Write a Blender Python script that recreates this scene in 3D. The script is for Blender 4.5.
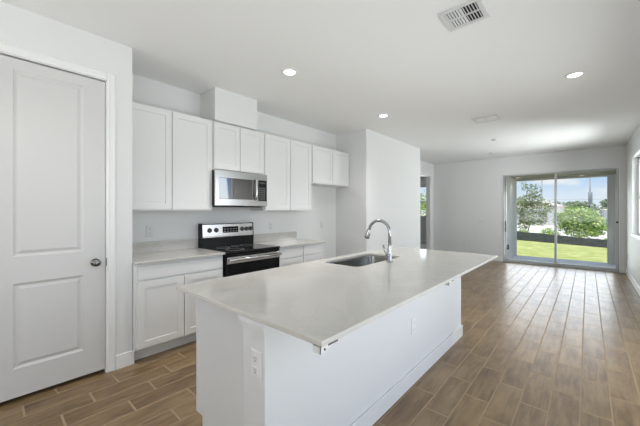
import bpy, bmesh, math, random
from mathutils import Vector, Matrix
PI = math.pi
random.seed(11)
S = bpy.context.scene
C = S.collection
for o in list(bpy.data.objects):
    bpy.data.objects.remove(o)

# ------------------------------------------------------------------ camera
CAM_H = 1.368
cd = bpy.data.cameras.new('camera')
cam = bpy.data.objects.new('camera', cd)
C.objects.link(cam)
cd.sensor_fit = 'HORIZONTAL'
cd.sensor_width = 36.0
cd.lens = 301.5 / 640 * 36.0
cd.shift_y = -2.0 / 640
cd.clip_start = 0.05
cd.clip_end = 500
cam.location = (0, 0, CAM_H)
cam.rotation_euler = (PI / 2, 0, 0.7265)
S.camera = cam

# ------------------------------------------------------------------ exposure
S.view_settings.view_transform = 'Standard'
S.view_settings.look = 'None'
S.view_settings.gamma = 1
S.view_settings.use_curve_mapping = False
S.view_settings.exposure = 0.0

# ------------------------------------------------------------------ world sky
W = bpy.data.worlds.new('sky')
S.world = W
W.use_nodes = True
nt = W.node_tree
nt.nodes.clear()
def wn(t, **k):
    n = nt.nodes.new(t)
    for a, b in k.items():
        setattr(n, a, b)
    return n
tc = wn('ShaderNodeTexCoord')
sep = wn('ShaderNodeSeparateXYZ')
nt.links.new(tc.outputs['Generated'], sep.inputs[0])
ramp = wn('ShaderNodeValToRGB')
ramp.color_ramp.elements[0].position = 0.0
ramp.color_ramp.elements[0].color = (0.80, 0.88, 0.97, 1)
ramp.color_ramp.elements[1].position = 0.16
ramp.color_ramp.elements[1].color = (0.26, 0.50, 0.95, 1)
e = ramp.color_ramp.elements.new(0.045)
e.color = (0.72, 0.84, 0.98, 1)
e = ramp.color_ramp.elements.new(0.085)
e.color = (0.50, 0.71, 0.98, 1)
nt.links.new(sep.outputs['Z'], ramp.inputs[0])
mp = wn('ShaderNodeMapping')
mp.inputs['Scale'].default_value = (7, 7, 22)
nt.links.new(tc.outputs['Generated'], mp.inputs[0])
nz = wn('ShaderNodeTexNoise')
nz.inputs['Scale'].default_value = 1.0
nz.inputs['Detail'].default_value = 6
nt.links.new(mp.outputs[0], nz.inputs['Vector'])
cr = wn('ShaderNodeValToRGB')
cr.color_ramp.elements[0].position = 0.50
cr.color_ramp.elements[1].position = 0.66
nt.links.new(nz.outputs['Fac'], cr.inputs[0])
mx = wn('ShaderNodeMixRGB')
mx.inputs[2].default_value = (0.93, 0.95, 0.98, 1)
nt.links.new(cr.outputs[0], mx.inputs[0])
nt.links.new(ramp.outputs[0], mx.inputs[1])
bg = wn('ShaderNodeBackground')
bg.inputs['Strength'].default_value = 0.98
nt.links.new(mx.outputs[0], bg.inputs[0])
wo = wn('ShaderNodeOutputWorld')
nt.links.new(bg.outputs[0], wo.inputs[0])

# ------------------------------------------------------------------ sun
sd = bpy.data.lights.new('sun', 'SUN')
sd.energy = 4.6
sd.angle = 0.01
sd.color = (1.0, 0.95, 0.86)
sun = bpy.data.objects.new('sun', sd)
C.objects.link(sun)
# light travels towards +X, a little +Y, and down
sun.rotation_euler = Vector((0.0, 0.20, -1.0)).to_track_quat('-Z', 'Y').to_euler()

# ------------------------------------------------------------------ daylight at the windows, plus an added fill lamp
def area(name, loc, direction, sx, sy, power, col=(1, 1, 1)):
    d = bpy.data.lights.new(name, 'AREA')
    d.shape = 'RECTANGLE'
    d.size = sx
    d.size_y = sy
    d.energy = power
    d.color = col
    o = bpy.data.objects.new(name, d)
    C.objects.link(o)
    o.location = loc
    o.rotation_euler = Vector(direction).to_track_quat('-Z', 'Y').to_euler()
    return o
DAY = (0.92, 0.96, 1.0)
area('daylight_middle_window', (0.83, 2.45, 1.20), (-1, 0, 0.17), 4.1, 2.2, 66, DAY)
area('daylight_far_window', (1.35, 7.45, 1.50), (-1, 0, 0.10), 1.9, 1.8, 140, DAY)
area('daylight_near_window', (0.83, -1.5, 1.62), (-1, 0, 0.08), 2.0, 1.4, 20, DAY)
area('daylight_glass_door', (-0.62, 9.62, 1.00), (0, -1, 0.05), 2.1, 1.8, 44, DAY)
area('near_fill_uplight', (-1.2, -3.3, 1.4), (0, 1, 1.8), 3.4, 2.4, 110, (0.98, 0.99, 1.0))  # added fill lamp behind the camera, aimed up to brighten the ceiling; no opening here
area('daylight_bedroom_window', (-5.0, 12.55, 1.77), (0, -1, 0.0), 2.2, 1.3, 22, DAY)

# ------------------------------------------------------------------ materials
def mat(name, col, rough=0.5, metal=0.0, spec=0.5, emit=None, estr=0.0, bump=0, bscale=200, coat=0):
    m = bpy.data.materials.new(name)
    m.use_nodes = True
    n = m.node_tree.nodes
    l = m.node_tree.links
    b = n['Principled BSDF']
    b.inputs['Base Color'].default_value = (*col, 1)
    b.inputs['Roughness'].default_value = rough
    b.inputs['Metallic'].default_value = metal
    b.inputs['Specular IOR Level'].default_value = spec
    b.inputs['Coat Weight'].default_value = coat
    if emit:
        b.inputs['Emission Color'].default_value = (*emit, 1)
        b.inputs['Emission Strength'].default_value = estr
    g = n.new('ShaderNodeNewGeometry')
    t = n.new('ShaderNodeTexNoise')
    t.inputs['Scale'].default_value = bscale
    t.inputs['Detail'].default_value = 2
    l.new(g.outputs['Position'], t.inputs['Vector'])
    if bump:
        bp = n.new('ShaderNodeBump')
        bp.inputs['Strength'].default_value = bump
        bp.inputs['Distance'].default_value = 0.002
        l.new(t.outputs['Fac'], bp.inputs['Height'])
        l.new(bp.outputs['Normal'], b.inputs['Normal'])
    else:
        # faint uneven gloss
        mr = n.new('ShaderNodeMapRange')
        mr.inputs['To Min'].default_value = max(0, rough - 0.02)
        mr.inputs['To Max'].default_value = min(1, rough + 0.02)
        l.new(t.outputs['Fac'], mr.inputs['Value'])
        l.new(mr.outputs[0], b.inputs['Roughness'])
    return m

def two_tone(name, a, b2, scale, rough=0.7, stretch=(1, 1, 1), detail=4, lo=0.35, hi=0.65, bump=0, spec=0.3, transl=0):
    m = mat(name, a, rough, spec=spec)
    n = m.node_tree.nodes
    l = m.node_tree.links
    b = n['Principled BSDF']
    g = n.new('ShaderNodeNewGeometry')
    mp = n.new('ShaderNodeMapping')
    mp.inputs['Scale'].default_value = stretch
    l.new(g.outputs['Position'], mp.inputs[0])
    t = n.new('ShaderNodeTexNoise')
    t.inputs['Scale'].default_value = scale
    t.inputs['Detail'].default_value = detail
    l.new(mp.outputs[0], t.inputs['Vector'])
    r = n.new('ShaderNodeValToRGB')
    r.color_ramp.elements[0].position = lo
    r.color_ramp.elements[0].color = (*a, 1)
    r.color_ramp.elements[1].position = hi
    r.color_ramp.elements[1].color = (*b2, 1)
    l.new(t.outputs['Fac'], r.inputs[0])
    l.new(r.outputs[0], b.inputs['Base Color'])
    if bump:
        bp = n.new('ShaderNodeBump')
        bp.inputs['Strength'].default_value = bump
        l.new(t.outputs['Fac'], bp.inputs['Height'])
        l.new(bp.outputs['Normal'], b.inputs['Normal'])
    return m

m_wall = mat('wall_paint', (0.73, 0.735, 0.725), 0.55, spec=0.25, bump=0.12, bscale=160)
m_ceil = mat('ceiling_paint', (0.86, 0.86, 0.85), 0.8, spec=0.2, bump=0.25, bscale=90)
m_trim = mat('trim_paint', (0.80, 0.80, 0.79), 0.3)
m_door = mat('door_paint', (0.62, 0.612, 0.60), 0.35)
m_cab = mat('cabinet_paint', (0.745, 0.745, 0.735), 0.35)
m_island = mat('island_paint', (0.645, 0.65, 0.655), 0.4)
m_plastic = mat('white_plastic', (0.70, 0.70, 0.695), 0.35)
m_slot = mat('outlet_slot', (0.12, 0.12, 0.12), 0.5)
m_steel = mat('stainless_steel', (0.62, 0.61, 0.60), 0.24, 1.0)
m_steel_dark = mat('dark_steel', (0.10, 0.10, 0.10), 0.35, 0.8)
m_sink = mat('sink_steel', (0.34, 0.34, 0.335), 0.20, 1.0)
m_chrome = mat('brushed_chrome', (0.40, 0.40, 0.41), 0.16, 1.0)
m_black_glass = mat('black_glass', (0.012, 0.012, 0.013), 0.04, spec=0.5)
m_mw_glass = mat('coated_black_glass', (0.012, 0.012, 0.013), 0.04, spec=1.0)
m_mw_glass.node_tree.nodes['Principled BSDF'].inputs['IOR'].default_value = 2.15
m_knob = mat('dark_nickel', (0.20, 0.195, 0.19), 0.14, 1.0)
m_cooktop = mat('ceramic_cooktop', (0.010, 0.010, 0.011), 0.07, spec=0.5)
m_black = mat('black_enamel', (0.008, 0.008, 0.009), 0.25, spec=0.25)
m_display = mat('display_black', (0.008, 0.009, 0.010), 0.25, spec=0.2)
m_oven = mat('oven_black_glass', (0.006, 0.006, 0.007), 0.05, spec=0.22)
m_mark = mat('grey_marking', (0.45, 0.45, 0.45), 0.5)
m_alu = mat('slider_aluminium', (0.50, 0.52, 0.53), 0.4, 0.2)
m_lamp = mat('lamp_diffuser', (0.9, 0.9, 0.9), 0.5, emit=(1.0, 0.97, 0.92), estr=7)
m_lamp_warm = mat('warm_lamp_diffuser', (0.9, 0.85, 0.7), 0.5, emit=(1.0, 0.85, 0.6), estr=2.0)
m_dark = mat('duct_dark', (0.015, 0.015, 0.015), 0.8)
m_stucco = mat('lanai_stucco', (0.60, 0.59, 0.575), 0.85, bump=0.4, bscale=120)
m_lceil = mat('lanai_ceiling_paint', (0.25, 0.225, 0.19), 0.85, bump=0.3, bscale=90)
m_slab = two_tone('lanai_concrete', (0.72, 0.72, 0.74), (0.78, 0.78, 0.80), 3.0, 0.85)
m_lawn = two_tone('lawn_grass', (0.30, 0.35, 0.10), (0.50, 0.52, 0.22), 3.2, 0.95, (1, 1.6, 1), 8, 0.35, 0.65, spec=0.1)
m_sand = two_tone('pale_sand', (0.62, 0.58, 0.50), (0.72, 0.70, 0.64), 0.8, 0.95, spec=0.1)
m_fence = two_tone('silt_fabric', (0.080, 0.084, 0.095), (0.115, 0.120, 0.132), 4.0, 0.85, (1, 1, 3))
m_stake = two_tone('stake_wood', (0.20, 0.14, 0.08), (0.30, 0.22, 0.13), 20, 0.8, (1, 1, 0.1))
m_carpet = two_tone('bedroom_carpet', (0.46, 0.45, 0.43), (0.54, 0.53, 0.51), 60, 0.95, spec=0.1)
m_leaf = two_tone('bright_leaves', (0.26, 0.42, 0.09), (0.54, 0.64, 0.22), 3.0, 0.6, spec=0.3)
m_leaf_d = two_tone('olive_leaves', (0.17, 0.22, 0.08), (0.40, 0.44, 0.22), 3.5, 0.6, spec=0.3)
m_leaf_far = two_tone('hazed_far_leaves', (0.20, 0.26, 0.15), (0.34, 0.40, 0.25), 0.6, 0.8, spec=0.1)  # greens lightened so the colour itself carries the distance haze
m_bark = two_tone('bark', (0.13, 0.10, 0.07), (0.22, 0.17, 0.12), 25, 0.9, (1, 1, 0.2))
m_pole = two_tone('pole_concrete', (0.50, 0.51, 0.53), (0.60, 0.61, 0.63), 4, 0.9, (1, 1, 0.2))
m_pole_box = mat('transformer_grey', (0.20, 0.23, 0.24), 0.5)
m_hwall = two_tone('house_stucco', (0.74, 0.72, 0.66), (0.80, 0.78, 0.73), 0.6, 0.9)
m_hwall2 = two_tone('house_stucco_grey', (0.62, 0.63, 0.66), (0.70, 0.71, 0.74), 0.6, 0.9)
m_hroof = two_tone('house_shingles', (0.52, 0.47, 0.41), (0.60, 0.55, 0.49), 6, 0.9)
m_hglass = mat('house_window_glass', (0.05, 0.07, 0.09), 0.1)

def make_quartz():
    m = mat('quartz', (0.58, 0.56, 0.53), 0.11, spec=0.5)
    n = m.node_tree.nodes
    l = m.node_tree.links
    b = n['Principled BSDF']
    g = n.new('ShaderNodeNewGeometry')
    t = n.new('ShaderNodeTexNoise')
    t.inputs['Scale'].default_value = 2.6
    t.inputs['Detail'].default_value = 9
    t.inputs['Distortion'].default_value = 1.2
    l.new(g.outputs['Position'], t.inputs['Vector'])
    r = n.new('ShaderNodeValToRGB')
    cr = r.color_ramp
    cr.elements[0].position = 0.482
    cr.elements[0].color = (0.575, 0.552, 0.512, 1)
    cr.elements[1].position = 0.518
    cr.elements[1].color = (0.595, 0.572, 0.532, 1)
    k = cr.elements.new(0.5)
    k.color = (0.55, 0.527, 0.488, 1)
    l.new(t.outputs['Fac'], r.inputs[0])
    s = n.new('ShaderNodeTexNoise')
    s.inputs['Scale'].default_value = 260
    l.new(g.outputs['Position'], s.inputs['Vector'])
    mx = n.new('ShaderNodeMixRGB')
    mx.blend_type = 'MULTIPLY'
    mx.inputs[0].default_value = 0.10
    l.new(r.outputs[0], mx.inputs[1])
    l.new(s.outputs['Color'], mx.inputs[2])
    l.new(mx.outputs[0], b.inputs['Base Color'])
    return m
m_quartz = make_quartz()

def make_floor():
    """Wood-look porcelain planks along Y, laid in a one-third stair bond."""
    m = bpy.data.materials.new('wood_look_plank_tile')
    m.use_nodes = True
    n = m.node_tree.nodes
    l = m.node_tree.links
    b = n['Principled BSDF']
    def node(t):
        return n.new(t)
    def math_(op, a, c=None, d=None):
        k = node('ShaderNodeMath')
        k.operation = op
        for i, v in enumerate((a, c, d)):
            if v is None:
                continue
            if isinstance(v, (int, float)):
                k.inputs[i].default_value = v
            else:
                l.new(v, k.inputs[i])
        return k.outputs[0]
    g = node('ShaderNodeNewGeometry')
    s = node('ShaderNodeSeparateXYZ')
    l.new(g.outputs['Position'], s.inputs[0])
    X, Y = s.outputs['X'], s.outputs['Y']
    P, L = 0.1625, 0.535
    u = math_('DIVIDE', math_('ADD', X, 0.04), P)
    col = math_('FLOOR', u)
    fu = math_('SUBTRACT', u, col)
    v = math_('DIVIDE', math_('ADD', math_('SUBTRACT', Y, 2.732), math_('MULTIPLY', col, 0.186)), L)
    row = math_('FLOOR', v)
    fv = math_('SUBTRACT', v, row)
    # distance to nearest joint, metres
    du = math_('MULTIPLY', math_('MINIMUM', fu, math_('SUBTRACT', 1.0, fu)), P)
    dv = math_('MULTIPLY', math_('MINIMUM', fv, math_('SUBTRACT', 1.0, fv)), L)
    dj = math_('MINIMUM', du, math_('MULTIPLY', dv, 0.55))
    mr = node('ShaderNodeMapRange')
    mr.inputs['From Min'].default_value = 0.0032
    mr.inputs['From Max'].default_value = 0.0046
    l.new(dj, mr.inputs['Value'])
    tile = mr.outputs[0]
    cv = node('ShaderNodeCombineXYZ')
    l.new(col, cv.inputs[0])
    l.new(row, cv.inputs[1])
    wnz = node('ShaderNodeTexWhiteNoise')
    wnz.noise_dimensions = '3D'
    l.new(cv.outputs[0], wnz.inputs['Vector'])
    rnd = wnz.outputs['Value']
    # grain, streaks running along the plank, shifted for every plank
    gv = node('ShaderNodeCombineXYZ')
    l.new(math_('ADD', math_('MULTIPLY', X, 26.0), math_('MULTIPLY', rnd, 90.0)), gv.inputs[0])
    l.new(math_('MULTIPLY', Y, 3.0), gv.inputs[1])
    l.new(math_('MULTIPLY', rnd, 47.0), gv.inputs[2])
    gn = node('ShaderNodeTexNoise')
    gn.inputs['Scale'].default_value = 1.0
    gn.inputs['Detail'].default_value = 7
    gn.inputs['Roughness'].default_value = 0.62
    gn.inputs['Distortion'].default_value = 0.5
    l.new(gv.outputs[0], gn.inputs['Vector'])
    # broad weathered patches
    pv = node('ShaderNodeCombineXYZ')
    l.new(math_('ADD', math_('MULTIPLY', X, 9.0), math_('MULTIPLY', rnd, 31.0)), pv.inputs[0])
    l.new(math_('MULTIPLY', Y, 3.4), pv.inputs[1])
    l.new(math_('MULTIPLY', rnd, 17.0), pv.inputs[2])
    pn = node('ShaderNodeTexNoise')
    pn.inputs['Scale'].default_value = 1.0
    pn.inputs['Detail'].default_value = 5
    l.new(pv.outputs[0], pn.inputs['Vector'])
    mixf = math_('ADD', math_('MULTIPLY', gn.outputs['Fac'], 0.55), math_('ADD', math_('MULTIPLY', pn.outputs['Fac'], 0.45), math_('MULTIPLY', math_('SUBTRACT', rnd, 0.5), 0.10)))
    r = node('ShaderNodeValToRGB')
    cr = r.color_ramp
    cr.elements[0].position = 0.27
    cr.elements[0].color = (0.080, 0.046, 0.020, 1)
    cr.elements[1].position = 0.74
    cr.elements[1].color = (0.300, 0.206, 0.108, 1)
    k = cr.elements.new(0.45)
    k.color = (0.162, 0.102, 0.049, 1)
    k = cr.elements.new(0.54)
    k.color = (0.216, 0.144, 0.072, 1)
    l.new(mixf, r.inputs[0])
    mx = node('ShaderNodeMixRGB')
    mx.inputs[1].default_value = (0.32, 0.245, 0.165, 1)
    l.new(tile, mx.inputs[0])
    l.new(r.outputs[0], mx.inputs[2])
    l.new(mx.outputs[0], b.inputs['Base Color'])
    rr = node('ShaderNodeMapRange')
    rr.inputs['To Min'].default_value = 0.95
    rr.inputs['To Max'].default_value = 0.31
    l.new(tile, rr.inputs['Value'])
    l.new(rr.outputs[0], b.inputs['Roughness'])
    sp = node('ShaderNodeMapRange')
    sp.inputs['To Min'].default_value = 0.0
    sp.inputs['To Max'].default_value = 0.5
    l.new(tile, sp.inputs['Value'])
    l.new(sp.outputs[0], b.inputs['Specular IOR Level'])
    bp = node('ShaderNodeBump')
    bp.inputs['Strength'].default_value = 0.6
    bp.inputs['Distance'].default_value = 0.002
    h = math_('ADD', tile, math_('MULTIPLY', gn.outputs['Fac'], 0.04))
    l.new(h, bp.inputs['Height'])
    l.new(bp.outputs['Normal'], b.inputs['Normal'])
    return m
m_floor = make_floor()

def make_glass():
    m = bpy.data.materials.new('window_glass')
    m.use_nodes = True
    n = m.node_tree.nodes
    l = m.node_tree.links
    n.clear()
    o = n.new('ShaderNodeOutputMaterial')
    t = n.new('ShaderNodeBsdfTransparent')
    t.inputs[0].default_value = (0.975, 0.985, 0.98, 1)
    g = n.new('ShaderNodeBsdfGlossy')
    g.inputs['Roughness'].default_value = 0.02
    f = n.new('ShaderNodeFresnel')
    f.inputs['IOR'].default_value = 1.3
    x = n.new('ShaderNodeMixShader')
    l.new(f.outputs[0], x.inputs[0])
    l.new(t.outputs[0], x.inputs[1])
    l.new(g.outputs[0], x.inputs[2])
    l.new(x.outputs[0], o.inputs[0])
    return m
m_glass = make_glass()

# ------------------------------------------------------------------ mesh helpers
class MB:
    """Collects shapes and links them as ONE mesh object."""
    def __init__(s):
        s.bm = bmesh.new()

    def box(s, x0, x1, y0, y1, z0, z1, bev=0.0, seg=2):
        t = bmesh.new()
        bmesh.ops.create_cube(t, size=1)
        for v in t.verts:
            v.co = Vector(((x0 + x1) / 2 + v.co.x * abs(x1 - x0), (y0 + y1) / 2 + v.co.y * abs(y1 - y0), (z0 + z1) / 2 + v.co.z * abs(z1 - z0)))
        if bev:
            bmesh.ops.bevel(t, geom=t.edges[:], offset=bev, segments=seg, affect='EDGES', profile=0.5)
        return s.add(t)

    def add(s, t, M=None):
        if M is not None:
            bmesh.ops.transform(t, matrix=M, verts=t.verts)
        mp = {}
        for v in t.verts:
            mp[v] = s.bm.verts.new(v.co)
        for f in t.faces:
            try:
                s.bm.faces.new([mp[v] for v in f.verts]).smooth = f.smooth
            except ValueError:
                pass
        t.free()
        return s

    def lathe(s, prof, M=None, n=24, smooth=True):
        """prof: (radius, height) pairs turned about local Z."""
        t = bmesh.new()
        rings = []
        for r, z in prof:
            if r < 1e-6:
                rings.append([t.verts.new((0, 0, z))])
            else:
                rings.append([t.verts.new((r * math.cos(2 * PI * i / n), r * math.sin(2 * PI * i / n), z)) for i in range(n)])
        for a, b in zip(rings, rings[1:]):
            for i in range(n):
                j = (i + 1) % n
                if len(a) == 1 and len(b) == 1:
                    continue
                if len(a) == 1:
                    f = t.faces.new((a[0], b[i], b[j]))
                elif len(b) == 1:
                    f = t.faces.new((a[i], a[j], b[0]))
                else:
                    f = t.faces.new((a[i], a[j], b[j], b[i]))
                f.smooth = smooth
        return s.add(t, M)

    def tube(s, pts, rad, n=14, cap=True):
        pts = [Vector(p) for p in pts]
        if isinstance(rad, (int, float)):
            rad = [rad] * len(pts)
        t = bmesh.new()
        rings = []
        up = None
        for i, p in enumerate(pts):
            d = (pts[min(i + 1, len(pts) - 1)] - pts[max(i - 1, 0)]).normalized()
            if up is None:
                up = Vector((0, 0, 1)) if abs(d.z) < 0.9 else Vector((0, 1, 0))
            a = up - d * up.dot(d)
            a.normalize()
            up = a
            b = d.cross(a)
            rings.append([t.verts.new(p + (a * math.cos(2 * PI * k / n) + b * math.sin(2 * PI * k / n)) * rad[i]) for k in range(n)])
        for a, b in zip(rings, rings[1:]):
            for k in range(n):
                t.faces.new((a[k], a[(k + 1) % n], b[(k + 1) % n], b[k])).smooth = True
        if cap:
            t.faces.new(rings[0][::-1])
            t.faces.new(rings[-1])
        return s.add(t)

    def prism(s, pts, fn, d0, d1):
        """2-D outline pts; fn(u, v, d) -> xyz; extruded from d0 to d1."""
        t = bmesh.new()
        a = [t.verts.new(fn(u, v, d0)) for u, v in pts]
        b = [t.verts.new(fn(u, v, d1)) for u, v in pts]
        t.faces.new(a)
        t.faces.new(b[::-1])
        k = len(pts)
        for i in range(k):
            t.faces.new((a[i], a[(i + 1) % k], b[(i + 1) % k], b[i]))
        return s.add(t)

    def rings(s, u0, u1, v0, v1, prof, fn, back=None):
        """Nested rectangles prof = (inset, depth) joined by quads, capped inside."""
        t = bmesh.new()
        rs = []
        if back is not None:
            prof = [(0, back)] + list(prof)
        for ins, d in prof:
            rs.append([t.verts.new(fn(u, v, d)) for u, v in ((u0 + ins, v0 + ins), (u1 - ins, v0 + ins), (u1 - ins, v1 - ins), (u0 + ins, v1 - ins))])
        for a, b in zip(rs, rs[1:]):
            for i in range(4):
                j = (i + 1) % 4
                t.faces.new((a[i], a[j], b[j], b[i]))
        t.faces.new(rs[-1])
        if back is not None:
            t.faces.new(rs[0][::-1])
        return s.add(t)

    def build(s, name, material, parent=None, local=False):
        bmesh.ops.recalc_face_normals(s.bm, faces=s.bm.faces)
        if parent is not None and not local:
            off = Vector((0, 0, 0))
            p = parent
            while p is not None:
                off += p.location
                p = p.parent
            bmesh.ops.translate(s.bm, vec=-off, verts=s.bm.verts)
        me = bpy.data.meshes.new(name)
        s.bm.to_mesh(me)
        s.bm.free()
        if material:
            me.materials.append(material)
        o = bpy.data.objects.new(name, me)
        C.objects.link(o)
        if parent is not None:
            o.parent = parent
        return o

def tag(o, label=None, cat=None, group=None, kind=None):
    if label: o['label'] = label
    if cat: o['category'] = cat
    if group: o['group'] = group
    if kind: o['kind'] = kind
    return o

def thing(name, label, cat, loc, group=None, rz=0):
    o = bpy.data.objects.new(name, None)
    C.objects.link(o)
    o.location = loc
    o.rotation_euler = (0, 0, rz)
    o.empty_display_size = 0.05
    return tag(o, label, cat, group)

def dup(root, loc, label=None, rz=None):
    def cp(o, par):
        c = o.copy()
        C.objects.link(c)
        if par is not None:
            c.parent = par
        for ch in list(o.children):
            cp(ch, c)
        return c
    r = cp(root, None)
    r.location = loc
    if rz is not None:
        r.rotation_euler = (0, 0, rz)
    if label:
        r['label'] = label
    return r

def struct(name, m, material, parent=None):
    o = m.build(name, material, parent)
    if parent is None:
        o['kind'] = 'structure'
    return o

def fpx(xf):               # a face looking towards +X: u = Y, v = Z
    return lambda u, v, d: (xf + d, u, v)
def fnx(xf):               # a face looking towards -X
    return lambda u, v, d: (xf - d, u, v)

# ================================================================== SETTING
CH = 2.825
PX = -3.045      # pantry wall face
KX = -3.617      # kitchen wall face
FX = -2.93       # face of the wall beyond the fridge alcove
LX = -3.61       # living-room left wall
RX = 0.634       # right wall
BY = 9.42        # back wall
PY = 0.90        # end of pantry wall
FY = 4.53        # fridge alcove end wall

m = MB(); m.box(LX - 0.06, 0.80, -3.7, 9.54, -0.12, 0); m.box(KX - 0.12, LX - 0.06, -3.7, 6.83, -0.12, 0)
struct('floor', m, m_floor)
m = MB(); m.box(-8.3, LX - 0.06, 6.83, 9.54, -0.12, 0); m.box(-8.3, -2.0, 9.54, 12.75, -0.12, 0)
struct('floor_bedroom', m, m_carpet)
m = MB(); m.box(-8.3, 0.80, -3.7, 9.58, CH, CH + 0.15); m.box(-8.3, -2.0, 9.58, 12.75, CH, CH + 0.15)
struct('ceiling', m, m_ceil)

# pantry wall with the door opening, and its return towards the kitchen wall
DY0, DY1, DH = -0.02, 0.709, 2.475
m = MB()
m.box(PX - 0.12, PX, -3.5, DY0, 0, CH)
m.box(PX - 0.12, PX, DY1, PY, 0, CH)
m.box(PX - 0.12, PX, DY0, DY1, DH, CH)
m.box(KX - 0.1, PX - 0.12, PY - 0.12, PY, 0, CH)
struct('wall_pantry', m, m_wall)
m = MB(); m.box(KX - 0.12, KX, PY, FY, 0, CH)
m.box(KX - 0.12, KX, -3.5, PY - 0.12, 0, CH)
struct('wall_kitchen', m, m_wall)
m = MB(); m.box(KX - 0.12, FX, FY, 6.83, 0, CH)
struct('wall_fridge', m, m_wall)
# chase that carries the microwave duct up to the ceiling
m = MB(); m.box(KX, -3.265, 1.822, 2.425, 2.44, CH)
struct('wall_chase', m, m_wall)
# living-room left wall with the bedroom doorway
B0, B1, BH = 8.30, 9.150, 2.44
m = MB()
m.box(LX - 0.12, LX, 6.83, B0, 0, CH)
m.box(LX - 0.12, LX, B1, BY + 0.15, 0, CH)
m.box(LX - 0.12, LX, B0, B1, BH, CH)
struct('wall_left', m, m_wall)
# back wall with slider opening
SX0, SX1, SH = -1.724, 0.515, 2.335
m = MB()
m.box(LX, SX0, BY, BY + 0.15, 0, CH)
m.box(SX1, RX + 0.17, BY, BY + 0.15, 0, CH)
m.box(SX0, SX1, BY, BY + 0.15, SH, CH)
struct('wall_back', m, m_wall)
# right wall with three windows
WIN = [(-2.5, -0.5, 0.9), (0.35, 4.55, 0.06), (6.80, 8.325, 0.9)]
WZ1 = 2.38
m = MB()
y = -3.5
for a, b, WZ0 in WIN:
    m.box(RX, RX + 0.17, y, a, 0, CH)
    m.box(RX, RX + 0.17, a, b, 0, WZ0)
    m.box(RX, RX + 0.17, a, b, WZ1, CH)
    y = b
m.box(RX, RX + 0.17, y, BY, 0, CH)
struct('wall_right', m, m_wall)
m = MB(); m.box(KX - 0.12, RX + 0.17, -3.65, -3.5, 0, CH)
struct('wall_near', m, m_wall)
# bedroom behind the doorway
BW0, BW1 = -6.2, -4.86
m = MB()
m.box(-8.2, BW0, 12.6, 12.75, 0, CH)
m.box(BW1, -2.1, 12.6, 12.75, 0, CH)
m.box(BW0, BW1, 12.6, 12.75, 0, 1.10)
m.box(BW0, BW1, 12.6, 12.75, 2.44, CH)
m.box(-8.3, -8.2, 6.7, 12.75, 0, CH)
m.box(-8.2, LX - 0.12, 6.7, 6.83, 0, CH)
m.box(-2.25, -2.1, BY + 0.15, 12.6, 0, CH)
struct('wall_bedroom', m, m_wall)

# baseboards
def base_run(m, x0, x1, y0, y1, h=0.125):
    m.box(x0, x1, y0, y1, 0, h, 0.003, 1)
m = MB()
base_run(m, PX, PX + 0.014, 0.772, PY + 0.014)
base_run(m, PX, PX + 0.014, -3.5, -0.085)
base_run(m, KX + 0.55, PX, PY, PY + 0.014)
struct('baseboard_pantry', m, m_trim)
m = MB(); base_run(m, LX, SX0 - 0.01, BY - 0.014, BY); base_run(m, SX1 + 0.01, RX, BY - 0.014, BY)
struct('baseboard_back', m, m_trim)
m = MB(); base_run(m, RX - 0.014, RX, -3.5, 0.35); base_run(m, RX - 0.014, RX, 4.55, BY)
struct('baseboard_right', m, m_trim)
m = MB(); base_run(m, FX, FX + 0.014, FY, 6.83); base_run(m, LX, LX + 0.014, 6.83, B0 - 0.07); base_run(m, LX, LX + 0.014, B1 + 0.07, BY)
struct('baseboard_left', m, m_trim)
m = MB(); base_run(m, KX, KX + 0.014, 3.46, FY); base_run(m, KX, FX, FY - 0.014, FY)
struct('baseboard_fridge', m, m_trim)
m = MB(); base_run(m, -8.2, -2.25, 12.586, 12.6)
struct('baseboard_bedroom', m, m_trim)

# ---- pantry door
dr = MB()
fd = fpx(PX - 0.012)
y0, y1, z0, z1 = DY0 + 0.012, 0.700, 0.034, 2.458
p0, p1 = 0.152, 0.555
pan = [(0.238, 0.848), (1.040, 2.380)]
def slab(u0, u1, v0, v1):
    dr.box(PX - 0.047, PX - 0.012, u0, u1, v0, v1)
slab(y0, p0, z0, z1); slab(p1, y1, z0, z1)
slab(p0, p1, z0, pan[0][0]); slab(p0, p1, pan[0][1], pan[1][0]); slab(p0, p1, pan[1][1], z1)
for a, b in pan:
    dr.rings(p0, p1, a, b, [(0, 0), (0.004, -0.004), (0.016, -0.010), (0.022, -0.010), (0.042, -0.003)], fd)
door = dr.build('door_1', m_door)
door['kind'] = 'structure'
k = MB()
MX = Matrix.Translation((PX - 0.012, 0.632, 0.942)) @ Matrix.Rotation(PI / 2, 4, 'Y')
k.lathe([(0, 0), (0.032, 0), (0.033, 0.004), (0.028, 0.009), (0.012, 0.011), (0.011, 0.030), (0.020, 0.036), (0.027, 0.046), (0.0285, 0.056), (0.024, 0.066), (0.012, 0.0695), (0, 0.070)], MX)
k.build('door_knob', m_knob, door)
k = MB(); k.box(PX - 0.015, PX + 0.003, 0.7045, 0.709, 0.905, 0.972, 0.001, 1)
k.build('strike_plate', m_steel_dark, door)
# casing around it
m = MB()
cs = 0.062
for (u0, u1, v0, v1) in ((DY1, DY1 + cs, 0, DH + cs), (DY0 - cs, DY0, 0, DH + cs), (DY0, DY1, DH, DH + cs)):
    m.rings(u0, u1, v0, v1, [(0, 0.010), (0.003, 0.013), (0.012, 0.016), (0.05 if False else 0.018, 0.013)], fpx(PX), back=0.0)
m.box(PX - 0.12, PX, DY1 - 0.006, DY1, 0, DH)
m.box(PX - 0.12, PX, DY0, DY0 + 0.006, 0, DH)
m.box(PX - 0.12, PX, DY0, DY1, DH - 0.006, DH)
struct('trim_1', m, m_trim)
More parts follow.
